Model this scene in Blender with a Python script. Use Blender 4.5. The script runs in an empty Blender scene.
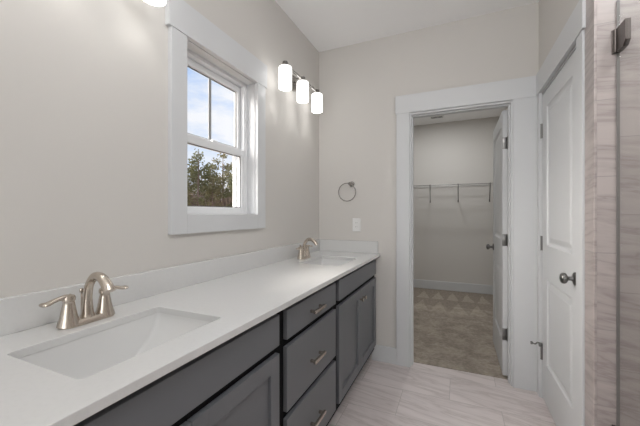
import bpy, bmesh, math, random
from mathutils import Vector, Matrix
random.seed(7)
S = bpy.context.scene
COL = S.collection
PI = math.pi

# ------------------------------------------------------------------ camera
cam_data = bpy.data.cameras.new('camera')
cam_data.sensor_width = 36.0
cam_data.lens = 311.56 * 36.0 / 640.0
cam_data.shift_y = 0.8 / 640.0
cam_data.clip_start = 0.02
cam = bpy.data.objects.new('camera', cam_data)
cam.location = (1.165, -2.632, 1.251)
cam.rotation_euler = (PI / 2, 0, 0.41349)
COL.objects.link(cam)
S.camera = cam

# ------------------------------------------------------------------ world, light, exposure
S.view_settings.view_transform = 'Standard'
S.view_settings.look = 'None'
S.view_settings.gamma = 1.0
S.view_settings.use_curve_mapping = False
S.view_settings.exposure = 0.04
S.cycles.use_denoising = True
S.cycles.max_bounces = 10
S.cycles.diffuse_bounces = 6
S.cycles.sample_clamp_indirect = 4.0

SHADE_EMIT = 2.4
BULB_W = 0.75
CLOSET_W = 12.5
CEIL_FILL_W = 1.0
REAR_FILL_W = 22
SHOWER_W = 11
POINT_FILL_W = 15
SKY_STRENGTH = 1.0
ADDED_SKY_GLOW = 30
YR_LIGHT = -5.12

world = bpy.data.worlds.new('sky')
S.world = world
world.use_nodes = True
wt = world.node_tree
wt.nodes.clear()
wn = wt.nodes.new
w_out = wn('ShaderNodeOutputWorld'); w_bg = wn('ShaderNodeBackground')
w_tc = wn('ShaderNodeTexCoord'); w_map = wn('ShaderNodeMapping'); w_noise = wn('ShaderNodeTexNoise')
w_ramp = wn('ShaderNodeValToRGB'); w_sep = wn('ShaderNodeSeparateXYZ'); w_grad = wn('ShaderNodeValToRGB'); w_mix = wn('ShaderNodeMix')
w_mix.data_type = 'RGBA'
w_map.inputs['Scale'].default_value = (2.2, 2.2, 6.0)
w_noise.inputs['Scale'].default_value = 1.6
w_noise.inputs['Detail'].default_value = 6
w_noise.inputs['Roughness'].default_value = 0.55
w_ramp.color_ramp.elements[0].position = 0.40
w_ramp.color_ramp.elements[1].position = 0.57
w_grad.color_ramp.elements[0].position = 0.0; w_grad.color_ramp.elements[0].color = (0.78, 0.87, 0.98, 1)
w_grad.color_ramp.elements[1].position = 0.7; w_grad.color_ramp.elements[1].color = (0.24, 0.47, 0.93, 1)
wt.links.new(w_tc.outputs['Generated'], w_map.inputs['Vector'])
wt.links.new(w_map.outputs[0], w_noise.inputs['Vector'])
wt.links.new(w_noise.outputs['Fac'], w_ramp.inputs['Fac'])
wt.links.new(w_tc.outputs['Generated'], w_sep.inputs[0])
wt.links.new(w_sep.outputs['Z'], w_grad.inputs['Fac'])
wt.links.new(w_ramp.outputs['Color'], w_mix.inputs['Factor'])
wt.links.new(w_grad.outputs['Color'], w_mix.inputs['A'])
w_mix.inputs['B'].default_value = (0.93, 0.95, 1.0, 1)
wt.links.new(w_mix.outputs['Result'], w_bg.inputs['Color'])
# broad sky glow added left of the view to light the right-hand door
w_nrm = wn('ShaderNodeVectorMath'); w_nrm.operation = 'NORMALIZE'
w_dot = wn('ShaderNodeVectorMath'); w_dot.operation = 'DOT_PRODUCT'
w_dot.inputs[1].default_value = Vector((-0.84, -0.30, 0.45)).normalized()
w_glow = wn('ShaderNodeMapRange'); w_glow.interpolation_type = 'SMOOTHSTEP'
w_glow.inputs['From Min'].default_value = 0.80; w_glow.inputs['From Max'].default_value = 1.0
w_glow.inputs['To Min'].default_value = SKY_STRENGTH; w_glow.inputs['To Max'].default_value = SKY_STRENGTH + ADDED_SKY_GLOW
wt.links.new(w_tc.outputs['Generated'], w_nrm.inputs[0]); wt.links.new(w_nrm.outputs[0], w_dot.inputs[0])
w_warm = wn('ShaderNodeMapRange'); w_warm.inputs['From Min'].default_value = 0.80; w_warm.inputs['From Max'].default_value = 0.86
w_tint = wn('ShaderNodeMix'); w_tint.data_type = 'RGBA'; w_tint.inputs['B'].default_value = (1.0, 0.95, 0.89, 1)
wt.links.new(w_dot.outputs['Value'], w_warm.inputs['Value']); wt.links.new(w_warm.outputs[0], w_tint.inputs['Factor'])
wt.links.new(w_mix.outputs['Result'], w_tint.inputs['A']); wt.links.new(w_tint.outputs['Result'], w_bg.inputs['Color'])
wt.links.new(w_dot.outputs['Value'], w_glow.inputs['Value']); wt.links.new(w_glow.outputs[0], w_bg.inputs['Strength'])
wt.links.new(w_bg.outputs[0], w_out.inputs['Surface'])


def area_light(name, loc, size, watts, color=(0.985, 0.995, 1.0)):
    d = bpy.data.lights.new(name, 'AREA')
    d.shape = 'DISK'; d.size = size; d.energy = watts; d.color = color
    o = bpy.data.objects.new(name, d)
    o.location = loc
    COL.objects.link(o)
    return o


# added unseen fill at the bathroom ceiling, then the closet's own ceiling light
area_light('bathroom_ceiling_fill', (1.42, -1.7, 2.725), 0.9, CEIL_FILL_W)
area_light('closet_ceiling_light', (0.95, 1.88, 2.725), 0.16, CLOSET_W)
area_light('shower_ceiling_light', (2.15, -1.75, 2.72), 0.25, SHOWER_W)
rear = area_light('rear_wall_fill', (0.95, YR_LIGHT, 1.45), 1.5, REAR_FILL_W, (0.965, 0.985, 1.0))  # added fill panel brightening the room from behind; the rear wall has no window
rear.data.shape = 'RECTANGLE'; rear.data.size = 1.5; rear.data.size_y = 1.5
rear.rotation_euler = (PI / 2, 0, 0)
fill_pt = bpy.data.lights.new('unseen_point_fill', 'POINT'); fill_pt.energy = POINT_FILL_W; fill_pt.shadow_soft_size = 0.15; fill_pt.color = (0.985, 0.995, 1.0)  # unseen point light added to lift the ceiling and upper walls
fill_pt_ob = bpy.data.objects.new('unseen_point_fill', fill_pt); fill_pt_ob.location = (1.30, -1.95, 2.42); COL.objects.link(fill_pt_ob)



# ------------------------------------------------------------------ materials
def new_mat(name):
    m = bpy.data.materials.new(name)
    m.use_nodes = True
    return m, m.node_tree, m.node_tree.nodes['Principled BSDF']


def plain(name, col, rough=0.5, metal=0.0, spec=None, bump=0.0, bump_scale=200.0, var=0.0, var_scale=3.0, coat=0.0):
    m, t, b = new_mat(name)
    b.inputs['Base Color'].default_value = (*col, 1)
    b.inputs['Roughness'].default_value = rough
    b.inputs['Metallic'].default_value = metal
    if spec is not None: b.inputs['Specular IOR Level'].default_value = spec
    if coat: b.inputs['Coat Weight'].default_value = coat
    tc = t.nodes.new('ShaderNodeTexCoord')
    if var:
        n = t.nodes.new('ShaderNodeTexNoise'); n.inputs['Scale'].default_value = var_scale; n.inputs['Detail'].default_value = 4
        r = t.nodes.new('ShaderNodeMix'); r.data_type = 'RGBA'
        r.inputs['A'].default_value = (*[c * (1 - var) for c in col], 1)
        r.inputs['B'].default_value = (*[min(1, c * (1 + var)) for c in col], 1)
        t.links.new(tc.outputs['Object'], n.inputs['Vector'])
        t.links.new(n.outputs['Fac'], r.inputs['Factor'])
        t.links.new(r.outputs['Result'], b.inputs['Base Color'])
    if bump:
        n2 = t.nodes.new('ShaderNodeTexNoise'); n2.inputs['Scale'].default_value = bump_scale; n2.inputs['Detail'].default_value = 2
        bp = t.nodes.new('ShaderNodeBump'); bp.inputs['Strength'].default_value = bump; bp.inputs['Distance'].default_value = 0.002
        t.links.new(tc.outputs['Object'], n2.inputs['Vector'])
        t.links.new(n2.outputs['Fac'], bp.inputs['Height'])
        t.links.new(bp.outputs[0], b.inputs['Normal'])
    return m


M = {}
M['wall'] = plain('greige_wall_paint', (0.624, 0.603, 0.574), 0.75, bump=0.06, bump_scale=260)
M['closet_wall'] = M['wall']
M['ceiling'] = plain('white_ceiling_paint', (0.92, 0.92, 0.92), 0.85, bump=0.05, bump_scale=220)
M['trim'] = plain('white_semi_gloss_trim', (0.635, 0.645, 0.655), 0.38)
M['vinyl'] = plain('white_vinyl', (0.80, 0.81, 0.82), 0.35)
M['cabinet'] = plain('charcoal_painted_wood', (0.138, 0.143, 0.154), 0.42, bump=0.03, bump_scale=120)
M['frame_shade'] = plain('face_frame_gap_shade', (0.006, 0.006, 0.0065), 0.7, spec=0.15)  # shade of the gaps between fronts put into the frame and carcass colour
M['nickel'] = plain('brushed_nickel', (0.60, 0.535, 0.465), 0.27, 1.0, bump=0.02, bump_scale=500)
M['steel'] = plain('satin_dark_nickel', (0.20, 0.195, 0.19), 0.30, 1.0)
M['chrome'] = plain('polished_nickel', (0.33, 0.315, 0.30), 0.16, 1.0)
M['hinge_bronze'] = plain('brushed_pewter', (0.12, 0.105, 0.098), 0.35, 1.0)
M['muntin'] = plain('muntin_backlight_grey', (0.34, 0.345, 0.35), 0.5)  # shade of a bar seen against the light, put into its grey
M['gasket'] = plain('grey_glazing_gasket', (0.16, 0.16, 0.165), 0.6)
M['porcelain'] = plain('white_porcelain', (0.72, 0.72, 0.715), 0.12, coat=0.3)
M['plastic'] = plain('white_plastic', (0.78, 0.78, 0.77), 0.35)
M['slot'] = plain('dark_slot', (0.05, 0.05, 0.05), 0.6)
M['wire'] = plain('white_coated_wire', (0.62, 0.61, 0.60), 0.4)
M['seal'] = plain('grey_vinyl_seal', (0.20, 0.185, 0.18), 0.4)
M['rubber'] = plain('rubber_tip', (0.55, 0.55, 0.55), 0.7)
M['bark'] = plain('pine_bark', (0.24, 0.175, 0.14), 0.9, var=0.4, var_scale=4)
M['needles'] = plain('pine_needles', (0.155, 0.155, 0.065), 0.8, var=0.6, var_scale=0.9)
M['needles2'] = plain('pale_pine_needles', (0.23, 0.205, 0.10), 0.8, var=0.5, var_scale=0.9)
M['brush'] = plain('dry_undergrowth', (0.22, 0.165, 0.13), 0.9, var=0.5, var_scale=1.5)
M['ground'] = plain('pine_straw_ground', (0.20, 0.14, 0.10), 0.95, var=0.3, var_scale=0.8)
M['siding'] = plain('white_exterior_siding', (0.7, 0.7, 0.7), 0.6)


def quartz():
    m, t, b = new_mat('white_quartz')
    b.inputs['Roughness'].default_value = 0.16
    tc = t.nodes.new('ShaderNodeTexCoord')
    n = t.nodes.new('ShaderNodeTexNoise'); n.inputs['Scale'].default_value = 90; n.inputs['Detail'].default_value = 3
    r = t.nodes.new('ShaderNodeValToRGB')
    r.color_ramp.elements[0].position = 0.32; r.color_ramp.elements[0].color = (0.645, 0.645, 0.64, 1)
    r.color_ramp.elements[1].position = 0.5; r.color_ramp.elements[1].color = (0.66, 0.66, 0.655, 1)
    t.links.new(tc.outputs['Object'], n.inputs['Vector'])
    t.links.new(n.outputs['Fac'], r.inputs['Fac'])
    t.links.new(r.outputs['Color'], b.inputs['Base Color'])
    return m


M['quartz'] = quartz()


def tile(name, perm, bw, bh, offset, base, vein, mortar, rough, shift=(0, 0, 0), squash=(0.9, 6.0)):
    """Stone-look tile.  perm: which object axes feed brick u and v; veins run along u_vein."""
    m, t, b = new_mat(name)
    N = t.nodes.new; L = t.links.new
    tc = N('ShaderNodeTexCoord'); sep = N('ShaderNodeSeparateXYZ'); L(tc.outputs['Object'], sep.inputs[0])
    comb = N('ShaderNodeCombineXYZ')
    for i, ax in enumerate(perm[:2]):
        a = N('ShaderNodeMath'); a.operation = 'ADD'; a.inputs[1].default_value = shift[i]
        L(sep.outputs[ax], a.inputs[0]); L(a.outputs[0], comb.inputs[i])
    br = N('ShaderNodeTexBrick')
    br.offset = offset; br.squash = 1.0
    br.inputs['Scale'].default_value = 1.0
    br.inputs['Mortar Size'].default_value = 0.0017
    br.inputs['Mortar Smooth'].default_value = 0.2
    br.inputs['Bias'].default_value = 0.0
    br.inputs['Brick Width'].default_value = bw
    br.inputs['Row Height'].default_value = bh
    br.inputs['Color1'].default_value = (0, 0, 0, 1); br.inputs['Color2'].default_value = (1, 1, 1, 1)
    br.inputs['Mortar'].default_value = (0.5, 0.5, 0.5, 1)
    L(comb.outputs[0], br.inputs['Vector'])
    # veins: stretched noise, jittered per tile
    vsep = N('ShaderNodeCombineXYZ')
    va, vb = perm[2], perm[3]       # vein axis (long), across axis
    ma = N('ShaderNodeMath'); ma.operation = 'MULTIPLY'; ma.inputs[1].default_value = squash[0]; L(sep.outputs[va], ma.inputs[0])
    mb = N('ShaderNodeMath'); mb.operation = 'MULTIPLY'; mb.inputs[1].default_value = squash[1]; L(sep.outputs[vb], mb.inputs[0])
    # a slight diagonal lean
    lean = N('ShaderNodeMath'); lean.operation = 'MULTIPLY_ADD'; lean.inputs[1].default_value = 0.8
    L(sep.outputs[va], lean.inputs[0]); L(mb.outputs[0], lean.inputs[2])
    jit = N('ShaderNodeMath'); jit.operation = 'MULTIPLY'; jit.inputs[1].default_value = 17.0
    L(br.outputs['Color'], jit.inputs[0])
    L(ma.outputs[0], vsep.inputs[0]); L(lean.outputs[0], vsep.inputs[1]); L(jit.outputs[0], vsep.inputs[2])
    n = N('ShaderNodeTexNoise'); n.inputs['Scale'].default_value = 1.6; n.inputs['Detail'].default_value = 5
    n.inputs['Roughness'].default_value = 0.6; n.inputs['Distortion'].default_value = 0.35
    L(vsep.outputs[0], n.inputs['Vector'])
    rp = N('ShaderNodeValToRGB')
    e = rp.color_ramp.elements
    e[0].position = 0.0; e[0].color = (*base, 1)
    e[1].position = 1.0; e[1].color = (*[c * 0.96 for c in base], 1)
    def add(p, c):
        q = e.new(p); q.color = (*c, 1)
    mid = [0.55 * x + 0.45 * y for x, y in zip(base, vein)]
    add(0.40, [c * 1.03 for c in base]); add(0.475, mid); add(0.50, vein); add(0.525, mid); add(0.60, base)
    add(0.66, [c * 0.9 for c in base]); add(0.72, base)
    L(n.outputs['Fac'], rp.inputs['Fac'])
    mx = N('ShaderNodeMix'); mx.data_type = 'RGBA'
    L(br.outputs['Fac'], mx.inputs['Factor']); L(rp.outputs['Color'], mx.inputs['A']); mx.inputs['B'].default_value = (*mortar, 1)
    L(mx.outputs['Result'], b.inputs['Base Color'])
    b.inputs['Roughness'].default_value = rough
    inv = N('ShaderNodeMath'); inv.operation = 'SUBTRACT'; inv.inputs[0].default_value = 1.0; L(br.outputs['Fac'], inv.inputs[1])
    bp = N('ShaderNodeBump'); bp.inputs['Strength'].default_value = 0.35; bp.inputs['Distance'].default_value = 0.002
    L(inv.outputs[0], bp.inputs['Height']); L(bp.outputs[0], b.inputs['Normal'])
    return m


FT = (0.455, 0.405, 0.390)
M['floor_tile'] = tile('floor_tile_stone', ('X', 'Y', 'X', 'Y'), 0.61, 0.305, 0.5, (0.72, 0.655, 0.645), (0.57, 0.505, 0.49), (0.45, 0.41, 0.39), 0.32, shift=(0.10, 0.06, 0))
M['wall_tile'] = tile('shower_tile_stone', ('Z', 'X', 'X', 'Z'), 0.315, 0.61, 0.5, FT, (0.33, 0.285, 0.275), (0.33, 0.30, 0.29), 0.3, shift=(-0.46 + 0.315 * 3, -1.763 + 0.61 * 4, 0))
M['wall_tile_side'] = tile('shower_tile_stone_side', ('Z', 'Y', 'Y', 'Z'), 0.315, 0.61, 0.5, FT, (0.33, 0.285, 0.275), (0.33, 0.30, 0.29), 0.3, shift=(-0.46 + 0.315 * 3, 0.70 + 0.61 * 4, 0))


def carpet():
    m, t, b = new_mat('beige_carpet')
    N = t.nodes.new; L = t.links.new
    tc = N('ShaderNodeTexCoord'); sep = N('ShaderNodeSeparateXYZ')
    n0 = N('ShaderNodeTexNoise'); n0.inputs['Scale'].default_value = 5; n0.inputs['Detail'].default_value = 3
    L(tc.outputs['Object'], n0.inputs['Vector'])
    L(tc.outputs['Object'], sep.inputs[0])
    def math_(op, a, bb=None, c=None):
        q = N('ShaderNodeMath'); q.operation = op
        for i, v in enumerate((a, bb, c)):
            if v is None: continue
            if isinstance(v, (int, float)): q.inputs[i].default_value = v
            else: L(v, q.inputs[i])
        return q.outputs[0]
    wob = math_('MULTIPLY_ADD', n0.outputs['Fac'], 0.06, -0.03)
    X = math_('ADD', sep.outputs['X'], wob); Y = math_('ADD', sep.outputs['Y'], wob)
    masks = []
    for (y0, ln, per, ph) in ((2.22, 0.46, 0.205, 0.02), (1.62, 0.50, 0.235, 0.11)):
        fr = math_('FRACT', math_('DIVIDE', math_('ADD', X, ph), per))
        u = math_('MULTIPLY', math_('ABSOLUTE', math_('SUBTRACT', fr, 0.5)), 2.0)
        v = math_('DIVIDE', math_('SUBTRACT', Y, y0), ln)
        tri = math_('LESS_THAN', u, math_('MULTIPLY', math_('SUBTRACT', 1.0, v), 0.85))
        inb = math_('MULTIPLY', math_('GREATER_THAN', v, 0.0), math_('LESS_THAN', v, 1.0))
        masks.append(math_('MULTIPLY', tri, inb))
    mask = math_('ADD', masks[0], math_('MULTIPLY', masks[1], 0.7))
    n1 = N('ShaderNodeTexNoise'); n1.inputs['Scale'].default_value = 6.0; n1.inputs['Detail'].default_value = 6; n1.inputs['Roughness'].default_value = 0.65
    n2 = N('ShaderNodeTexNoise'); n2.inputs['Scale'].default_value = 34; n2.inputs['Detail'].default_value = 4; n2.inputs['Roughness'].default_value = 0.7
    L(tc.outputs['Object'], n1.inputs['Vector']); L(tc.outputs['Object'], n2.inputs['Vector'])
    near = math_('LESS_THAN', Y, 1.9)
    patch = N('ShaderNodeValToRGB'); patch.color_ramp.elements[0].position = 0.42; patch.color_ramp.elements[1].position = 0.58
    L(n1.outputs['Fac'], patch.inputs['Fac'])
    f = math_('ADD', math_('MULTIPLY', mask, 0.24), math_('MULTIPLY', math_('MULTIPLY', patch.outputs['Color'], 0.24), near))
    f = math_('ADD', f, math_('MULTIPLY', n2.outputs['Fac'], 0.95))
    rp = N('ShaderNodeValToRGB')
    rp.color_ramp.elements[0].position = 0.05; rp.color_ramp.elements[0].color = (0.12, 0.10, 0.08, 1)
    rp.color_ramp.elements[1].position = 0.95; rp.color_ramp.elements[1].color = (0.50, 0.435, 0.365, 1)
    L(f, rp.inputs['Fac']); L(rp.outputs['Color'], b.inputs['Base Color'])
    b.inputs['Roughness'].default_value = 0.95
    bp = N('ShaderNodeBump'); bp.inputs['Strength'].default_value = 0.8; bp.inputs['Distance'].default_value = 0.006
    L(n2.outputs['Fac'], bp.inputs['Height']); L(bp.outputs[0], b.inputs['Normal'])
    return m


M['carpet'] = carpet()


def glass(name, tint=(1, 1, 1), gloss=0.05):
    m = bpy.data.materials.new(name); m.use_nodes = True
    t = m.node_tree; t.nodes.clear()
    o = t.nodes.new('ShaderNodeOutputMaterial'); tr = t.nodes.new('ShaderNodeBsdfTransparent'); g = t.nodes.new('ShaderNodeBsdfGlossy')
    mx = t.nodes.new('ShaderNodeMixShader'); lw = t.nodes.new('ShaderNodeLayerWeight'); lw.inputs['Blend'].default_value = 0.5
    pw = t.nodes.new('ShaderNodeMath'); pw.operation = 'POWER'; pw.inputs[1].default_value = 5.0
    fr = t.nodes.new('ShaderNodeMath'); fr.operation = 'MULTIPLY_ADD'; fr.inputs[1].default_value = 0.5; fr.inputs[2].default_value = 0.02
    t.links.new(lw.outputs['Facing'], pw.inputs[0]); t.links.new(pw.outputs[0], fr.inputs[0])
    tr.inputs['Color'].default_value = (*tint, 1); g.inputs['Roughness'].default_value = 0.0
    t.links.new(fr.outputs[0], mx.inputs['Fac']); t.links.new(tr.outputs[0], mx.inputs[1]); t.links.new(g.outputs[0], mx.inputs[2])
    t.links.new(mx.outputs[0], o.inputs['Surface'])
    return m


M['glass'] = glass('window_glass')
M['shower_glass'] = glass('shower_glass', (0.975, 0.985, 0.98))


def lit_shade():
    m, t, b = new_mat('lit_opal_glass')
    b.inputs['Base Color'].default_value = (0.85, 0.85, 0.84, 1)
    b.inputs['Roughness'].default_value = 0.25
    b.inputs['Emission Color'].default_value = (1.0, 0.99, 0.97, 1)
    b.inputs['Emission Strength'].default_value = SHADE_EMIT
    return m


M['shade'] = lit_shade()


# ------------------------------------------------------------------ mesh helpers
class MB:
    def __init__(s): s.bm = bmesh.new()

    def box(s, lo, hi, bevel=0.0, seg=2):
        r = bmesh.ops.create_cube(s.bm, size=1.0)
        lo = Vector(lo); hi = Vector(hi); c = (lo + hi) / 2; d = hi - lo
        for v in r['verts']: v.co = Vector((v.co.x * d.x, v.co.y * d.y, v.co.z * d.z)) + c
        if bevel > 0:
            es = {e for v in r['verts'] for e in v.link_edges}
            bmesh.ops.bevel(s.bm, geom=list(es), offset=bevel, segments=seg, affect='EDGES', profile=0.5)
        return s

    def prism(s, pts, a, b, axis):
        """polygon pts (2D) extruded from a to b along axis"""
        def mk(p, w):
            q = [p[0], p[1]]; q.insert('xyz'.index(axis), w); return Vector(q)
        A = [s.bm.verts.new(mk(p, a)) for p in pts]; B = [s.bm.verts.new(mk(p, b)) for p in pts]
        s.bm.faces.new(A); s.bm.faces.new(B)
        n = len(pts)
        for i in range(n): s.bm.faces.new((A[i], A[(i + 1) % n], B[(i + 1) % n], B[i]))
        return s

    def rings(s, rings, cap=True, closed=False):
        vs = [[s.bm.verts.new(p) for p in r] for r in rings]
        n = len(vs[0])
        rng = range(len(vs)) if closed else range(len(vs) - 1)
        for k in rng:
            a, b = vs[k], vs[(k + 1) % len(vs)]
            for i in range(n): s.bm.faces.new((a[i], a[(i + 1) % n], b[(i + 1) % n], b[i]))
        if cap and not closed:
            s.bm.faces.new(vs[0]); s.bm.faces.new(vs[-1])
        return s

    def lathe(s, prof, origin=(0, 0, 0), axis='z', n=24, cap=True):
        o = Vector(origin); rs = []
        for r, h in prof:
            ring = []
            for i in range(n):
                a = 2 * PI * i / n; c, q = r * math.cos(a), r * math.sin(a)
                v = {'z': (c, q, h), 'x': (h, c, q), 'y': (c, h, q)}[axis]
                ring.append(o + Vector(v))
            rs.append(ring)
        return s.rings(rs, cap)

    def tube(s, pts, radii, n=12, flat=None, cap=True, closed=False):
        """flat: per-point factor squashing the section along the frame's second normal"""
        P = [Vector(p) for p in pts]
        if isinstance(radii, (int, float)): radii = [radii] * len(P)
        up = Vector((0, 0, 1)); rs = []; prev = None
        for i, p in enumerate(P):
            if closed: t = P[(i + 1) % len(P)] - P[i - 1]
            else: t = P[min(i + 1, len(P) - 1)] - P[max(i - 1, 0)]
            t.normalize()
            if prev is None:
                ref = up if abs(t.z) < 0.9 else Vector((1, 0, 0))
                a = t.cross(ref).normalized()
            else:
                a = (prev - t * prev.dot(t)).normalized()
            prev = a; b = t.cross(a)
            fl = flat[i] if flat else (1, 1)
            rs.append([p + a * (radii[i] * fl[0] * math.cos(2 * PI * k / n)) + b * (radii[i] * fl[1] * math.sin(2 * PI * k / n)) for k in range(n)])
        return s.rings(rs, cap, closed)

    def build(s, name, mat, parent=None, smooth=False, loc=None):
        bm = s.bm
        bmesh.ops.recalc_face_normals(bm, faces=bm.faces)
        me = bpy.data.meshes.new(name)
        if smooth:
            for f in bm.faces: f.smooth = True
            for e in bm.edges:
                if len(e.link_faces) == 2 and e.calc_face_angle(0) > math.radians(38): e.smooth = False
        bm.to_mesh(me); bm.free()
        me.materials.append(M[mat])
        o = bpy.data.objects.new(name, me)
        COL.objects.link(o)
        if parent: o.parent = parent
        if loc: o.location = loc
        return o


def spline(pts, n=6):
    P = [Vector(p) for p in pts]; out = []
    for i in range(len(P) - 1):
        p0 = P[max(i - 1, 0)]; p1 = P[i]; p2 = P[i + 1]; p3 = P[min(i + 2, len(P) - 1)]
        for k in range(n):
            t = k / n
            out.append(0.5 * ((2 * p1) + (p2 - p0) * t + (2 * p0 - 5 * p1 + 4 * p2 - p3) * t * t + (3 * p1 - p0 - 3 * p2 + p3) * t ** 3))
    out.append(P[-1])
    return out


def tag(o, label=None, cat=None, group=None, kind=None):
    if label: o['label'] = label
    if cat: o['category'] = cat
    if group: o['group'] = group
    if kind: o['kind'] = kind
    return o


def empty(name, loc=(0, 0, 0), rz=0.0):
    o = bpy.data.objects.new(name, None)
    o.empty_display_size = 0.1
    o.location = loc; o.rotation_euler = (0, 0, rz)
    COL.objects.link(o)
    return o


def struct(o, label=None, cat=None): return tag(o, label, cat, None, 'structure')


def children(o): return [c for c in list(bpy.data.objects) if c.parent == o]


def copy_tree(o, parent=None):
    c = o.copy(); COL.objects.link(c)
    if parent: c.parent = parent
    for ch in children(o): copy_tree(ch, c)
    return c


def rrect(cx, cy, w, l, r, z, n=6):
    """rounded rectangle, half sizes w (x), l (y)"""
    out = []
    for qx, qy, a0 in ((1, 1, 0), (-1, 1, PI / 2), (-1, -1, PI), (1, -1, 1.5 * PI)):
        for i in range(n + 1):
            a = a0 + PI / 2 * i / n
            out.append(Vector((cx + qx * (w - r) + r * math.cos(a), cy + qy * (l - r) + r * math.sin(a), z)))
    return out


# ------------------------------------------------------------------ dimensions
H = 2.743            # ceiling
XR = 1.695           # right wall surface
YB = 0.0             # back wall surface
YR = -5.2            # wall behind the photographer
WIN = (-1.556, -0.997, 1.247, 2.075)     # window opening y0 y1 z0 z1
WT = 0.14            # outer wall thickness
DX0, DX1, DZ = 0.825, 1.525, 2.060       # closet doorway (inside jamb)
RY0, RY1 = -0.795, -0.090                # right-hand door leaf
CY = 2.85            # closet back wall
TY = -0.99           # tile face of the shower end wall
SX = 2.65            # shower far side

# ------------------------------------------------------------------ room shell
b = MB()
b.box((-WT, YR - .1, -0.1), (0, WIN[0], H)).box((-WT, WIN[1], -0.1), (0, YB + .11, H))
b.box((-WT, WIN[0], -0.1), (0, WIN[1], WIN[2])).box((-WT, WIN[0], WIN[3]), (0, WIN[1], H))
struct(b.build('wall_left', 'wall'), 'greige painted wall with the window above the vanity', 'wall')

J = 0.018
b = MB()
b.box((0, 0, 0), (DX0 - J, .11, H)).box((DX1 + J, 0, 0), (1.95, .11, H)).box((DX0 - J, 0, DZ + J), (DX1 + J, .11, H))
struct(b.build('wall_back', 'wall'), 'greige end wall with the closet doorway', 'wall')

b = MB()
b.box((XR, RY1 + J, 0), (XR + .12, 0, H)).box((XR, TY + .012, 0), (XR + .12, RY0 - J, H)).box((XR, RY0 - J, DZ + J), (XR + .12, RY1 + J, H))
struct(b.build('wall_right', 'wall'), 'narrow greige wall around the closed white door', 'wall')
b = MB(); b.box((XR, YR, 0), (XR + .12, -2.35, H))
struct(b.build('wall_right_rear', 'wall'), 'greige wall beyond the shower', 'wall')
b = MB(); b.box((0, YR - .1, 0), (XR + .12, YR, H))
struct(b.build('wall_rear', 'wall'), 'greige wall behind the photographer', 'wall')

b = MB(); b.box((0, YR, -.1), (SX, .09, 0))
struct(b.build('floor', 'floor_tile'), 'pale pinkish stone look tile floor with long veins', 'floor')
b = MB(); b.box((-.1, .09, -.1), (1.95, CY, .006))
struct(b.build('floor_closet', 'carpet'), 'beige carpet with triangular vacuum marks in the closet', 'carpet')
b = MB(); b.box((-WT, YR - .1, H), (SX + .15, CY + .1, H + .1))
struct(b.build('ceiling', 'ceiling'), 'flat white ceiling', 'ceiling')

# closet shell
b = MB(); b.box((-.1, CY, 0), (1.95, CY + .1, H))
struct(b.build('wall_closet_back', 'wall'), 'greige back wall of the closet behind the wire shelf', 'wall')
b = MB(); b.box((-.1, .11, 0), (0.0, CY, H))
struct(b.build('wall_closet_left', 'wall'), 'greige left wall of the closet', 'wall')
b = MB(); b.box((1.80, .11, 0), (1.95, CY, H))
struct(b.build('wall_closet_right', 'wall'), 'greige right wall of the closet', 'wall')

# shower alcove: tiled end wall, tiled return on the room side, far side, near end
b = MB()
b.box((XR + .002, TY, 0), (SX, TY + .012, H))
b.box((XR + .12, TY + .012, 0), (SX, TY + .05, H))
struct(b.build('wall_shower_back', 'wall_tile'), 'pinkish grey veined stone tile on the shower end wall', 'shower tile wall')
b = MB(); b.box((XR - .008, TY, 0), (XR + .002, -.886, H), .0015)
struct(b.build('trim_shower_edge', 'wall_tile_side'), 'pale strip of stone tile wrapping the corner beside the white door', 'tile edge')
b = MB(); b.box((SX, -2.36, 0), (SX + .1, TY + .05, H))
struct(b.build('wall_shower_side', 'wall_tile_side'), 'tiled far side of the shower', 'shower tile wall')
b = MB(); b.box((XR + .12, -2.40, 0), (SX, -2.35, H))
struct(b.build('wall_shower_near', 'wall_tile'), 'tiled near end of the shower', 'shower tile wall')
b = MB(); b.box((XR + .005, -2.35, 0.0), (XR + .125, TY, .09), .004)
struct(b.build('trim_shower_curb', 'wall_tile_side'), 'tiled curb under the shower glass', 'shower curb')

# baseboards
def baseboard(name, pts_lo, pts_hi, face):
    bb = MB(); bb.box(pts_lo, pts_hi, 0.004)
    return struct(bb.build(name, 'trim'))
baseboard('baseboard_back', (0.50, -.015, 0), (0.708, 0, .135), 'y')
baseboard('baseboard_closet_back', (0.0, CY - .015, .006), (1.80, CY, .145), 'y')
baseboard('baseboard_closet_right', (1.785, .11, .006), (1.80, CY - .015, .145), 'x')
baseboard('baseboard_closet_left', (0, .11, .006), (.015, CY - .015, .145), 'x')
baseboard('baseboard_rear', (0, YR, 0), (XR, YR + .015, .135), 'y')
baseboard('baseboard_left', (0, YR + .015, 0), (.015, -2.53, .135), 'x')
baseboard('baseboard_right', (XR - .015, YR + .015, 0), (XR, -2.352, .135), 'x')

# ------------------------------------------------------------------ window
t = .022
y0, y1, z0, z1 = WIN
b = MB()
b.box((0, y0 - .088, z0 - .088), (t, y0, z1), .0015)
b.box((0, y1, z0 - .088), (t, y1 + .086, z1), .0015)
b.box((0, y0, z0 - .088), (t, y1, z0), .0015)
b.box((0, y0 - .104, z1), (t + .004, y1 + .10, z1 + .148), .0015)
struct(b.build('trim_window', 'trim'), 'wide flat white casing with a taller header around the window', 'window casing')

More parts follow.
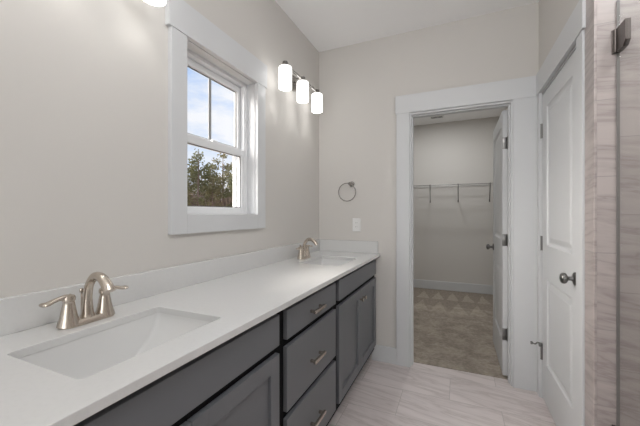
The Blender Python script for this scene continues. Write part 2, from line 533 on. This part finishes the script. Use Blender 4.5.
win = struct(empty('window_1', (0, (y0 + y1) / 2, z0)), 'white double hung window with a pine wood outside', 'window')
yc = (y0 + y1) / 2
def wl(p): return (p[0], p[1] - yc, p[2] - z0)
def wbox(mb, lo, hi, bev=.0015): return mb.box(wl(lo), wl(hi), bev)
JT = .012
b = MB()   # jamb extension lining the opening
for lo, hi in (((-.06, y0, z0), (0.0, y0 + .004, z1)), ((-.06, y1 - .004, z0), (0.0, y1, z1)),
               ((-.06, y0, z1 - .004), (0.0, y1, z1)), ((-.06, y0, z0), (0.0, y1, z0 + .004))): wbox(b, lo, hi, 0)
b.build('jamb', 'trim', win)
b = MB()   # outer vinyl frame with tracks
FX0, FX1 = -.124, -.058
for lo, hi in (((FX0, y0, z0), (FX1, y0 + .022, z1)), ((FX0, y1 - .022, z0), (FX1, y1, z1)),
               ((FX0, y0 + .022, z1 - .022), (FX1, y1 - .022, z1)), ((FX0, y0 + .022, z0), (FX1, y1 - .022, z0 + .014))): wbox(b, lo, hi)
b.box(wl((-.088, y1 - .03, 1.62)), wl((-.062, y1 - .022, z1 - .022)), .001)
b.build('frame', 'vinyl', win)
def sash(name, xa, xb, za, zb, st, top, bot, glass_at):
    ya, yb = y0 + .022, y1 - .022
    m = MB()
    wbox(m, (xa, ya, za), (xb, ya + st, zb), .003); wbox(m, (xa, yb - st, za), (xb, yb, zb), .003)
    wbox(m, (xa, ya + st, zb - top), (xb, yb - st, zb), .003); wbox(m, (xa, ya + st, za), (xb, yb - st, za + bot), .003)
    s_ = m.build(name, 'vinyl', win)
    g = MB(); xm = xa + glass_at
    k_ = MB(); xk = xm + .004; gk = .0045
    for lo, hi in (((xk, ya + st, za + bot), (xk + .004, ya + st + gk, zb - top)), ((xk, yb - st - gk, za + bot), (xk + .004, yb - st, zb - top)),
                   ((xk, ya + st + gk, zb - top - gk), (xk + .004, yb - st - gk, zb - top)), ((xk, ya + st + gk, za + bot), (xk + .004, yb - st - gk, za + bot + gk))): wbox(k_, lo, hi, 0)
    k_.build('gasket', 'gasket', s_)
    wbox(g, (xm - .004, ya + st, za + bot), (xm + .004, yb - st, zb - top), 0)
    g.build('pane', 'glass', s_)
    return s_
us = sash('upper_sash', -.120, -.093, 1.628, 2.053, .030, .038, .036, .007)
m_ = MB(); wbox(m_, (-.1085, yc - .0105, 1.664), (-.1045, yc + .0105, 2.015), .001); m_.build('muntin', 'muntin', us)
m_ = MB()   # half insect screen frame outside the lower sash
SYA, SYB = y0 + .022, y1 - .022
for lo, hi in (((-.138, SYA, 1.263), (-.126, SYA + .024, 1.64)), ((-.138, SYB - .024, 1.263), (-.126, SYB, 1.64)),
               ((-.138, SYA + .024, 1.263), (-.126, SYB - .024, 1.285)), ((-.138, SYA + .024, 1.618), (-.126, SYB - .024, 1.64))): wbox(m_, lo, hi)
m_.build('screen_frame', 'vinyl', win)
ls = sash('lower_sash', -.091, -.062, 1.258, 1.648, .032, .040, .030, .012)
m_ = MB(); wbox(m_, (-.085, yc - .02, 1.6485), (-.066, yc + .02, 1.660), .003); m_.build('sash_lock', 'vinyl', ls)

# ------------------------------------------------------------------ closet doorway: casing, jamb, open leaf
b = MB()
b.box((.708, -.018, 0), (.813, 0, 2.075), .0015)
b.box((1.537, -.018, 0), (XR, 0, 2.075), .0015)
b.box((.700, -.021, 2.075), (XR, 0, 2.222), .0015)
struct(b.build('trim_closet_doorway', 'trim'), 'wide flat white casing around the open closet doorway', 'door casing')
b = MB()
b.box((DX0 - J, -.002, 0), (DX0, .112, DZ + J)).box((DX1, -.002, 0), (DX1 + J, .112, DZ + J)).box((DX0, -.002, DZ), (DX1, .112, DZ + J))
b.box((DX0, .03, 0.004), (DX0 + .01, .07, DZ - .01)).box((DX1 - .01, .03, 0.004), (DX1, .07, DZ - .01)).box((DX0, .03, DZ - .01), (DX1, .07, DZ))
struct(b.build('trim_closet_jamb', 'trim'), 'white jamb lining the closet doorway', 'door jamb')


def panel_slab(w, h, t, panels):
    """door slab in local x 0..w, y -t/2..t/2, z 0..h with moulded panels on both faces"""
    m = MB(); bm = m.bm
    xs = sorted({0, w, *[p[0] for p in panels], *[p[1] for p in panels]})
    zs = sorted({0, h, *[p[2] for p in panels], *[p[3] for p in panels]})
    for sgn in (-1, 1):
        Y = sgn * t / 2
        for i in range(len(xs) - 1):
            for k in range(len(zs) - 1):
                if any(abs(p[0] - xs[i]) < 1e-6 and p[2] - 1e-6 <= zs[k] and zs[k + 1] <= p[3] + 1e-6 for p in panels): continue
                bm.faces.new([bm.verts.new((x, Y, z)) for x, z in ((xs[i], zs[k]), (xs[i + 1], zs[k]), (xs[i + 1], zs[k + 1]), (xs[i], zs[k + 1]))])
        for (xa, xb, za, zb) in panels:
            rs = []
            for off, dp in ((0, 0), (.005, .007), (.016, .012), (.024, .012), (.052, .003)):
                y = Y - sgn * dp
                rs.append([(xa + off, y, za + off), (xb - off, y, za + off), (xb - off, y, zb - off), (xa + off, y, zb - off)])
            vs = [[bm.verts.new(p) for p in r] for r in rs]
            for k in range(len(vs) - 1):
                for i in range(4): bm.faces.new((vs[k][i], vs[k][(i + 1) % 4], vs[k + 1][(i + 1) % 4], vs[k + 1][i]))
            bm.faces.new(vs[-1])
    for pts in (((0, 0), (0, h)), ((w, 0), (w, h))):
        x = pts[0][0]
        bm.faces.new([bm.verts.new(p) for p in ((x, -t / 2, 0), (x, t / 2, 0), (x, t / 2, h), (x, -t / 2, h))])
    for z in (0, h):
        bm.faces.new([bm.verts.new(p) for p in ((0, -t / 2, z), (w, -t / 2, z), (w, t / 2, z), (0, t / 2, z))])
    bmesh.ops.remove_doubles(bm, verts=bm.verts, dist=1e-5)
    return m


def knob_mb(side):
    """round door knob on its rose, axis along local y; side = -1 or 1"""
    s_ = side
    m = MB()
    prof = [(.0, 0), (.032, 0), (.032, .004), (.028, .009), (.013, .013), (.0105, .020), (.0105, .034), (.016, .038), (.0245, .044),
            (.0275, .053), (.0265, .061), (.021, .068), (.010, .0715), (.0, .072)]
    m.lathe([(max(r, .0004), s_ * h * .88) for r, h in prof], axis='y', n=28)
    return m


def door_leaf(root, w, h, hinge_z, pin_side):
    """leaf hinged at local x=0, panels as in the photo; pin_side: y sign of the hinge barrel"""
    tt = .035
    leaf = panel_slab(w, h, tt, [(.105, w - .105, .255, .815), (.105, w - .105, 1.035, h - .105)]).build('leaf', 'trim', root)
    for s_ in (-1, 1):
        k = knob_mb(s_).build('knob', 'steel', leaf, True, (w - .06, s_ * tt / 2, .92))
    for z in hinge_z:
        m = MB()
        m.lathe([(.0075, z - .045), (.0075, z + .045)], (-.004, pin_side * (tt / 2 + .004), 0), n=12)
        m.lathe([(.009, z - .049), (.009, z - .045)], (-.004, pin_side * (tt / 2 + .004), 0), n=12)
        m.lathe([(.009, z + .045), (.009, z + .049)], (-.004, pin_side * (tt / 2 + .004), 0), n=12)
        m.box((-.003, -tt / 2 + .004, z - .045), (-.0002, tt / 2 + .002, z + .045), .0006)
        for dz in (-.028, 0, .028):
            m.lathe([(.0035, -.0036), (.0035, -.003)], (0, .003 + (.006 if dz == 0 else -.004), z + dz), 'x', 8)
        m.build('hinge', 'steel', leaf, True)
    return leaf


# open closet door: leaf runs along +y, hinged at the right jamb
d1 = struct(empty('door_1', (1.5045, .116, .016), PI / 2), 'white two panel door standing open into the closet', 'door')
leaf1 = door_leaf(d1, .69, 2.026, (.315, 1.035, 1.775), -1)

# ------------------------------------------------------------------ closed door in the right wall
b = MB()
b.box((XR - .015, RY1 + .005, 0), (XR, -.0215, 2.075), .0015)
b.box((XR - .015, -.883, 0), (XR, RY0 - .005, 2.075), .0015)
b.box((XR - .020, -.900, 2.075), (XR, -.0215, 2.222), .0015)
struct(b.build('trim_right_door', 'trim'), 'flat white casing around the closed door beside the shower', 'door casing')
b = MB()
b.box((XR + .0005, RY1, 0), (XR + .115, RY1 + J - .001, DZ + .012)).box((XR + .0005, RY0 - J + .001, 0), (XR + .115, RY0, DZ + .012)).box((XR + .0005, RY0, DZ), (XR + .115, RY1, DZ + .012))
b.box((XR + .045, RY1 - .01, 0.001), (XR + .085, RY1, DZ)).box((XR + .045, RY0, 0.001), (XR + .085, RY0 + .01, DZ)).box((XR + .045, RY0 + .01, DZ - .01), (XR + .085, RY1 - .01, DZ))
struct(b.build('trim_right_jamb', 'trim'), 'white jamb of the closed door', 'door jamb')
d2 = struct(empty('door_2', (XR + .0205, RY1 - .003, .012), -PI / 2), 'closed white two panel door beside the tiled shower', 'door')
leaf2 = door_leaf(d2, RY1 - RY0 - .006, 2.042, (.30, 1.04, 1.80), -1)
# hinge-pin door stop on the lowest hinge
m = MB()
m.tube(spline([(-.006, -.024, .355), (-.004, -.045, .362), (.004, -.060, .352), (.002, -.075, .356)], 5), .0045, 10)
m.box((-.016, -.040, .338), (.008, -.018, .362), .003)
st = m.build('door_stop', 'steel', leaf2, True)
m = MB(); m.lathe([(.009, -.088), (.011, -.080), (.009, -.074)], (.002, 0, .356), 'y', 14); m.build('bumper', 'steel', st, True)

# ------------------------------------------------------------------ vanity: three cabinet units
FXF = .545      # face of doors and drawers
def shaker(y0_, y1_, z0_, z1_, st=.058):
    m = MB(); xa, xb = FXF - .019, FXF
    bv = .0012
    m.box((xa, y0_, z0_), (xb, y0_ + st, z1_), bv).box((xa, y1_ - st, z0_), (xb, y1_, z1_), bv)
    m.box((xa, y0_ + st, z0_), (xb, y1_ - st, z0_ + st), bv).box((xa, y0_ + st, z1_ - st), (xb, y1_ - st, z1_), bv)
    m.box((xa + .001, y0_ + st - .002, z0_ + st - .002), (xb - .013, y1_ - st + .002, z1_ - st + .002))
    return m
def slab(y0_, y1_, z0_, z1_): return MB().box((FXF - .019, y0_, z0_), (FXF, y1_, z1_), .0015)
def carcass(ya, yb, rails, stiles):
    m = MB(); xb = FXF - .021; th = .016
    m.box((.02, ya, .105), (xb - .018, ya + th, .890)).box((.02, yb - th, .105), (xb - .018, yb, .890))
    m.box((.003, ya, .105), (.02, yb, .70)).box((.02, ya + th, .105), (xb - .018, yb - th, .121))
    return m
def face_frame(ya, yb, rails, stiles):
    m = MB(); xb = FXF - .0205
    for (a, c) in stiles: m.box((xb - .019, a, .105), (xb, c, .891))
    S_ = sorted(stiles)
    for (a, c) in rails:
        for i in range(len(S_) - 1): m.box((xb - .019, S_[i][1], a), (xb, S_[i + 1][0], c))
    return m
def toe(ya, yb): return MB().box((.44, ya, 0), (.456, yb, .105)).box((.02, ya, 0), (.44, ya + .016, .105)).box((.02, yb - .016, 0), (.44, yb, .105))

def pull_mb():
    m = MB()    # bar pull with two square posts, length along y
    for s_ in (-1, 1): m.box((0, s_ * .048 - .006, -.006), (.026, s_ * .048 + .006, .006), .001)
    m.box((.020, -.062, -.0075), (.033, .062, .0075), .0015)
    return m
def knob_cab():
    m = MB(); m.lathe([(.0065, 0), (.0065, .014), (.011, .017), (.0135, .022), (.0125, .027), (.0005, .029)], axis='x', n=18)
    return m

def sink_base(yc_, ya, yb, split, label):
    """cabinet unit; ya < yb are its outer edges"""
    r = empty('sink_base_cabinet', (0, yc_, 0))
    L_ = lambda v: v - yc_
    carcass(L_(ya), L_(yb), None, None).build('carcass', 'frame_shade', r)
    face_frame(0, 0, ((.105, .165), (.715, .75), (.85, .891)), ((L_(ya), L_(ya) + .05), (L_(yb) - .05, L_(yb)))).build('face_frame', 'frame_shade', r)
    toe(L_(ya) + .001, L_(yb) - .001).build('toe_kick', 'cabinet', r)
    da, db = L_(ya) + .022, L_(yb) - .022
    slab(da, db, .748, .866).build('false_drawer_front', 'cabinet', r)
    sp = L_(split)
    for (a, c, ky) in ((da, sp - .0015, sp - .034), (sp + .0015, db, sp + .034)):
        d = shaker(a, c, .152, .718).build('door', 'cabinet', r)
        knob_cab().build('knob', 'nickel', d, True, (FXF, ky + .012, .652))
    tag(r, label, 'vanity cabinet', 'charcoal sink cabinets')
    return r
sink_base(-.4875, -.965, -.028, -.500, 'charcoal two door sink cabinet in the far corner under the second sink')
sink_base(-2.05, -2.505, -1.582, -2.034, 'charcoal two door sink cabinet under the nearest sink')

ya, yb = -1.580, -.967; ycb = (ya + yb) / 2
r = empty('drawer_base_cabinet', (0, ycb, 0))
carcass(ya - ycb, yb - ycb, None, None).build('carcass', 'frame_shade', r)
face_frame(0, 0, ((.105, .165), (.425, .46), (.71, .745), (.85, .891)), ((ya - ycb, ya - ycb + .05), (yb - ycb - .05, yb - ycb))).build('face_frame', 'frame_shade', r)
toe(ya - ycb + .001, yb - ycb - .001).build('toe_kick', 'cabinet', r)
for (za, zb, zp) in ((.747, .866, .800), (.457, .717, .570), (.152, .428, .278)):
    d = slab(ya - ycb + .034, yb - ycb - .030, za, zb).build('drawer', 'cabinet', r)
    pull_mb().build('pull', 'nickel', d, True, (FXF, -.004, zp))
tag(r, 'charcoal three drawer cabinet with bar pulls between the two sink cabinets', 'vanity cabinet')

# ------------------------------------------------------------------ countertop with splashes
CT, CB = .914, .892
SINKS = (-2.040, -.53)
SKX, SKW, SKL, SKR = .318, .148, .209, .013
ct = empty('countertop', (0, -1.265, CB))
m = MB(); bm = m.bm
zt = CT - CB
loops = [[Vector((.001, -2.53 + 1.265, zt)), Vector((.570, -2.53 + 1.265, zt)), Vector((.570, -.001 + 1.265, zt)), Vector((.001, -.001 + 1.265, zt))]]
for sy in SINKS: loops.append(rrect(SKX, sy + 1.265, SKW, SKL, SKR, zt, 5))
edges = []
for lp in loops:
    vs = [bm.verts.new(p) for p in lp]
    edges += [bm.edges.new((vs[i], vs[(i + 1) % len(vs)])) for i in range(len(vs))]
bmesh.ops.triangle_fill(bm, edges=edges, use_beauty=True, use_dissolve=False)
ext = bmesh.ops.extrude_face_region(bm, geom=list(bm.faces))
for v in [g for g in ext['geom'] if isinstance(g, bmesh.types.BMVert)]: v.co.z = 0
bmesh.ops.remove_doubles(bm, verts=bm.verts, dist=1e-6)
bmesh.ops.recalc_face_normals(bm, faces=bm.faces)
sharp = [e for e in bm.edges if len(e.link_faces) == 2 and e.calc_face_angle(0) > 1.2 and all(v.co.z > zt - 1e-4 for v in e.verts)]
bmesh.ops.bevel(bm, geom=sharp, offset=.002, segments=2, affect='EDGES', profile=.5)
m.build('slab', 'quartz', ct)
MB().box((.001, -2.53 + 1.265, zt), (.021, -.021 + 1.265, zt + .102), .0015).build('back_splash', 'quartz', ct)
MB().box((.001, -.021 + 1.265, zt), (.552, -.001 + 1.265, zt + .102), .0015).build('side_splash', 'quartz', ct)
tag(ct, 'long white quartz worktop with low splash running over the charcoal cabinets', 'countertop')

# ------------------------------------------------------------------ undermount sinks
def sink(y, label):
    r = empty('sink', (SKX, y, CB - .166))
    D = .152; top = .165
    def loopat(w, l, rr, z): return rrect(0, 0, w, l, rr, z, 5)
    m = MB(); rs = []
    W, Ln = SKW + .002, SKL + .002
    rs.append(loopat(W + .012, Ln + .012, .025, top)); rs.append(loopat(W, Ln, SKR, top))
    for i in range(1, 25):
        d = i / 24
        w = W - .012 * d - .012 * d ** 8
        l = max(.032, Ln * math.sqrt(max(0, 1 - d ** 1.5)))
        rs.append(loopat(w, l, min(SKR, l * .5), top - D * d))
    m.rings(rs, cap=False)
    vs = [v for v in m.bm.verts if abs(v.co.z - (top - D)) < 1e-6]
    bmesh.ops.contextual_create(m.bm, geom=vs)
    o = m.build('basin', 'porcelain', r, True)
    sol = o.modifiers.new('thickness', 'SOLIDIFY'); sol.thickness = .009; sol.offset = -1
    bm2 = MB(); zb = top - D
    bm2.lathe([(.0215, zb - .004), (.0215, zb + .003), (.014, zb + .004), (.013, zb + .001)], n=20)
    bm2.build('drain', 'nickel', r, True)
    tag(r, label, 'sink', 'undermount sinks')
    return r
sink(SINKS[0], 'large white rectangular undermount sink in the foreground of the worktop')
sink(SINKS[1], 'small looking white rectangular sink at the far corner of the worktop')

# ------------------------------------------------------------------ faucets
def faucet(y, label):
    r = empty('faucet', (.105, y + .006, CT + .0006))
    m = MB()
    rs = []
    for (w, l, z) in ((.026, .077, 0), (.0265, .0775, .004), (.023, .074, .012), (.018, .068, .017)):
        rs.append(rrect(0, 0, w, l, w * .96, z, 8))
    m.rings(rs); m.build('base_plate', 'nickel', r, True)
    # gooseneck spout
    m = MB()
    pts = spline([(0, 0, .012), (-.001, 0, .03), (.000, 0, .070), (.008, 0, .112), (.034, 0, .142), (.066, 0, .143), (.092, 0, .124), (.107, 0, .104)], 6)
    n = len(pts); rad = []; fl = []
    for i in range(n):
        u = i / (n - 1)
        rad.append(.0205 - .0082 * u / .3 if u < .3 else .0123 + .0030 * max(0, (u - .55) / .45))
        fl.append((1.0 + .22 * max(0, (u - .6) / .4), 1.0 - .18 * max(0, (u - .6) / .4)))
    m.tube(pts, rad, 20, fl)
    m.build('spout', 'nickel', r, True)
    m = MB()
    m.tube([(-.031, 0, .008), (-.031, 0, .088)], .0028, 10)
    m.lathe([(.0015, .084), (.0055, .088), (.0065, .094), (.0045, .100), (.0005, .101)], (-.031, 0, 0), n=14)
    m.build('lift_rod', 'nickel', r, True)
    for s_ in (-1, 1):
        m = MB()
        m.lathe([(.029, .004), (.0275, .012), (.0225, .028), (.0185, .048), (.0155, .066), (.0140, .074), (.0150, .0765), (.0165, .078), (.0172, .086), (.0150, .092), (.008, .095), (.0004, .0955)], (0, s_ * .052, 0), n=24)
        h = m.build('handle', 'nickel', r, True)
        m = MB()
        pts = spline([(.0, s_ * .050, .086), (.001, s_ * .066, .0895), (.003, s_ * .088, .087), (.005, s_ * .108, .0815), (.006, s_ * .124, .082)], 5)
        k = len(pts)
        rad = [.0115 - .0035 * math.sin(PI * min(1, i / (k - 1) * 1.2)) if i < k - 2 else (.0095 if i == k - 2 else .006) for i in range(k)]
        fl = [(1.0 + .25 * i / k, 1 - .55 * i / k) for i in range(k)]
        m.tube(pts, rad, 14, fl)
        m.build('lever', 'nickel', h, True)
    tag(r, label, 'faucet', 'brushed nickel faucets')
    return r
faucet(-2.036, 'brushed nickel two handle faucet behind the foreground sink')
faucet(-.525, 'brushed nickel two handle faucet behind the sink in the far corner')

# ------------------------------------------------------------------ vanity lights
LX = .108
def vanity_light(y, z, label):
    r = empty('vanity_light', (0, y, z))
    MB().box((0, -.058, -.055), (.022, .058, .055), .004).build('backplate', 'chrome', r)
    for ya_ in (-.03, .03): MB().tube([(.02, ya_, 0), (LX, ya_, 0)], .007, 10).build('arm', 'chrome', r, True)
    m = MB(); m.box((LX - .006, -.272, -.006), (LX + .006, .272, .006), .0015)
    m.build('bar', 'chrome', r)
    for s_ in (-1, 0, 1):
        yy = s_ * .26
        m = MB(); m.lathe([(.0165, .006), (.0200, .010), (.0200, .034), (.0165, .040)], (LX, yy, -.022), n=20)
        m.build('cap', 'chrome', r, True)
        m = MB()
        m.lathe([(.017, -.0165), (.037, -.0172), (.0425, -.021), (.0445, -.029), (.0445, -.158), (.0437, -.163), (.0417, -.163), (.041, -.158), (.041, -.029), (.036, -.0215), (.017, -.0205)], (LX, yy, 0), n=32, cap=False)
        sh = m.build('shade', 'shade', r, True)
        m = MB(); m.lathe([(.0005, -.092), (.012, -.089), (.018, -.078), (.0195, -.066), (.016, -.052), (.011, -.042), (.011, -.022)], (LX, yy, 0), n=18)
        m.build('bulb', 'shade', sh, True)
        ld = bpy.data.lights.new('bulb_light', 'POINT'); ld.energy = BULB_W; ld.color = (1, .985, .955); ld.shadow_soft_size = .012
        lo = bpy.data.objects.new('bulb_light', ld); lo.location = (LX, yy, -.105); lo.parent = r
        COL.objects.link(lo)
    tag(r, label, 'wall light', 'three shade vanity lights')
    return r
vanity_light(-.545, 2.257, 'lit three shade nickel wall light right of the window')
vanity_light(-2.06, 2.232, 'lit wall light cut off at the top edge left of the window')

# ------------------------------------------------------------------ towel ring, outlet
r = empty('towel_ring', (.318, 0, 1.512))
m = MB(); m.lathe([(.0245, 0), (.0245, -.006), (.021, -.010), (.012, -.014), (.0105, -.045), (.014, -.050), (.014, -.066), (.011, -.070), (.0005, -.071)], axis='y', n=24)
m.build('wall_post', 'chrome', r, True)
m = MB()
m.tube([(-.026 + .0775 * math.cos(a), -.058 - .004 * math.sin(a), -.073 + .0775 * math.sin(a)) for a in [2 * PI * i / 48 for i in range(48)]], .0042, 10, closed=True)
m.build('ring', 'chrome', r, True)
tag(r, 'round nickel towel ring on the end wall above the outlet', 'towel ring')

r = empty('wall_outlet', (.361, 0, 1.155))
MB().box((-.0365, -.006, -.059), (.0365, 0, .059), .003).build('cover_plate', 'plastic', r)
ins = MB().box((-.0165, -.0085, -.0335), (.0165, -.006, .0335), .001).build('receptacle', 'plastic', r)
for dz in (-.018, .018):
    for dx in (-.006, .006): MB().box((dx - .001, -.0092, dz - .004), (dx + .001, -.0086, dz + .004)).build('slot', 'slot', ins)
m = MB().box((-.006, -.0098, -.0035), (.006, -.0086, .0035), .0005); m.build('button', 'plastic', ins)
tag(r, 'white outlet plate on the end wall below the towel ring', 'outlet')

# ------------------------------------------------------------------ shower glass door
GX = 1.762
r = empty('shower_door', (GX, TY - .008, .094))
MB().box((-.005, -.70, 0), (.005, 0, 2.02), .001).build('glass_panel', 'shower_glass', r)
MB().box((-.0055, .0002, 0), (.0055, .0035, 2.02), .001).build('edge_seal', 'seal', r)
for z in (.25, 1.948 - .094):
    m = MB()
    m.box((-.019, -.0, z - .048), (.006, .0078, z + .048), .001)
    m.tube([(-.011, -.004, z - .046), (-.011, -.004, z + .046)], .006, 10)
    h = m.build('hinge', 'hinge_bronze', r, True)
    m = MB()
    # clamp plate with one chamfered lower corner, both sides of the glass
    prof = [(-.008, z - .048), (-.058, z - .048), (-.078, z - .030), (-.078, z + .048), (-.008, z + .048)]
    m.prism(prof, -.0085, .0085, 'x')
    m.build('clamp_plate', 'hinge_bronze', h)
m = MB(); m.tube(spline([(-.006, -.63, .82), (-.045, -.63, .83), (-.05, -.63, .86), (-.05, -.63, 1.0), (-.045, -.63, 1.03), (-.006, -.63, 1.04)], 4), .009, 12)
m.build('handle', 'hinge_bronze', r, True)
tag(r, 'frameless glass shower door with a dark metal hinge on the tiled wall', 'shower door')

r = empty('shower_panel', (GX, TY - .012 - .70, .094))
MB().box((-.005, -.655, 0), (.005, 0, 2.02), .001).build('glass_panel', 'shower_glass', r)
tag(r, 'fixed glass panel continuing the shower door', 'shower screen')

# ------------------------------------------------------------------ closet wire shelf and vent
SZ = 1.690; SYF = 2.45
r = empty('wire_shelf', (.9, CY, SZ))
m = MB()
for k in range(64):
    x = -.885 + k * .0275
    m.tube([(x, -.004, 0), (x, SYF - CY, 0), (x, SYF - CY, -.022)], .0016, 5)
for y in (-.006, -.13, -.26): m.tube([(-.89, y, -.003), (.88, y, -.003)], .003, 8)
m.build('wire_deck', 'wire', r, True)
m = MB(); m.tube([(-.89, SYF - CY, 0), (.88, SYF - CY, 0)], .0042, 10); m.tube([(-.89, SYF - CY, -.024), (.88, SYF - CY, -.024)], .0022, 8)
m.build('front_rail', 'steel', r, True)
for x, xw in ((.788, .762), (1.184, 1.186), (1.605, 1.632)):
    m = MB()
    m.tube([(x - .9, SYF - CY - .006, .012), (x - .9, SYF - CY - .003, -.03), (xw - .9, -.012, -.225), (xw - .9, -.002, -.245)], .0062, 10)
    m.box((xw - .909, -.004, -.255), (xw - .891, 0, -.215), .001)
    m.build('support_brace', 'steel', r, True)
tag(r, 'long wire closet shelf on slanted braces on the back wall of the closet', 'closet shelf')

r = empty('ceiling_vent', (.888, 2.49, H))
MB().box((-.10, -.055, -.006), (.10, .055, 0), .002).build('cover', 'plastic', r)
for k in range(9): MB().box((-.082 + k * .0182, -.04, -.0068), (-.070 + k * .0182, .04, -.0061)).build('slot', 'slot', r)
tag(r, 'small white air vent with dark slots on the closet ceiling', 'vent')

# ------------------------------------------------------------------ outdoors: ground, undergrowth, pine trees
b = MB(); b.box((-90, -30, -.9), (-WT - .02, 90, -.6))
struct(b.build('ground', 'ground'), 'brown pine straw ground outside the window', 'ground')

def tree_meshes(v):
    rnd = random.Random(50 + v)
    h = 1.0
    tm = MB(); hh = 10.0
    bend = rnd.uniform(-.25, .25)
    tm.tube([(bend * (z / hh) ** 2, 0, z) for z in (0, 2.5, 5, 7.5, hh - .3)], [.16, .14, .115, .08, .02], 8)
    for k in range(14):
        z = rnd.uniform(3.2, 9.2); a = rnd.uniform(0, 2 * PI); l = rnd.uniform(.7, 1.8) * (1.15 - z / hh * .7)
        tm.tube([(bend * (z / hh) ** 2, 0, z), (math.cos(a) * l, math.sin(a) * l, z + rnd.uniform(.1, .6))], [.04, .012], 5)
    fm = MB(); bm = fm.bm
    for k in range(44):
        z = rnd.triangular(3.4, hh, 7.0)
        spread = 2.0 * (1 - max(0, (z - 5) / 5.4) ** 1.5) * (.55 + .45 * min(1, z / 5))
        a = rnd.uniform(0, 2 * PI); rr = spread * math.sqrt(rnd.random())
        c = Vector((math.cos(a) * rr, math.sin(a) * rr, z))
        cs = rnd.uniform(.35, .62)
        for q in range(24):
            d = Vector((rnd.gauss(0, 1), rnd.gauss(0, 1), rnd.gauss(0, .75))) * cs * .55
            p = c + d; s_ = rnd.uniform(.10, .22)
            u = Vector((rnd.gauss(0, 1), rnd.gauss(0, 1), rnd.gauss(0, 1))).normalized()
            w = u.orthogonal().normalized(); n_ = u.cross(w)
            v4 = [bm.verts.new(p + u * s_), bm.verts.new(p - u * s_ * .5 + w * s_ * .7), bm.verts.new(p - u * s_ * .5 - w * s_ * .7), bm.verts.new(p + n_ * s_ * .55)]
            bm.faces.new((v4[0], v4[1], v4[2])); bm.faces.new((v4[0], v4[1], v4[3])); bm.faces.new((v4[1], v4[2], v4[3])); bm.faces.new((v4[2], v4[0], v4[3]))
    return tm, fm

protos = []
for v in range(4):
    tm, fm = tree_meshes(v)
    r = empty('pine_tree', (0, 0, -.6))
    fm.build('foliage', 'needles' if v % 2 == 0 else 'needles2', r)
    tm.build('trunk', 'bark', r, True)
    protos.append(r)
# direction of the wood through the window: spread across the view and a step to either side
ux, uy = -.715, .699                       # towards the wood
vx, vy = .699, .715                        # across it
spots = []
rt = random.Random(3)
for row, (dist, n) in enumerate(((34, 13), (40, 14))):
    for i in range(n):
        w_ = (i - (n - 1) / 2) * 1.85 + rt.uniform(-.5, .5) + row * .5
        spots.append((1.165 + ux * dist + vx * w_ + rt.uniform(-.5, .5), -2.632 + uy * dist + vy * w_, dist, w_))
for i, (x, y, d_, w_) in enumerate(spots):
    v = i % 4
    o = protos[v] if i < 4 else copy_tree(protos[v])
    sc_ = (d_ / 34.0) * rt.uniform(.62, .86) * (1.0 - .012 * w_)
    o.location = (x, y, -.6); o.scale = (sc_ * 1.0, sc_ * 1.0, sc_); o.rotation_euler = (0, 0, rt.uniform(0, 2 * PI))
    tag(o, 'tall pine tree in the wood outside the window', 'tree', 'pine trees outside the window')

m = MB(); bm = m.bm
for k in range(7500):
    w_ = rt.uniform(-17, 17); d_ = rt.uniform(42, 50)
    p = Vector((1.165 + ux * d_ + vx * w_, -2.632 + uy * d_ + vy * w_, -.6))
    hgt = rt.uniform(2.5, 6.2); wd = rt.uniform(.06, .18); a = rt.uniform(0, PI)
    dx, dy = math.cos(a) * wd, math.sin(a) * wd; lx, ly = rt.uniform(-.35, .35), rt.uniform(-.35, .35)
    A = [bm.verts.new(p + Vector(q)) for q in ((dx, dy, 0), (-dx, -dy, 0), (dy, -dx, 0))]
    tp = bm.verts.new(p + Vector((lx, ly, hgt)))
    for i in range(3): bm.faces.new((A[i], A[(i + 1) % 3], tp))
o = m.build('undergrowth', 'brush')
tag(o, 'brown leafless brush growing between the pine trunks outside', 'undergrowth', kind='stuff')
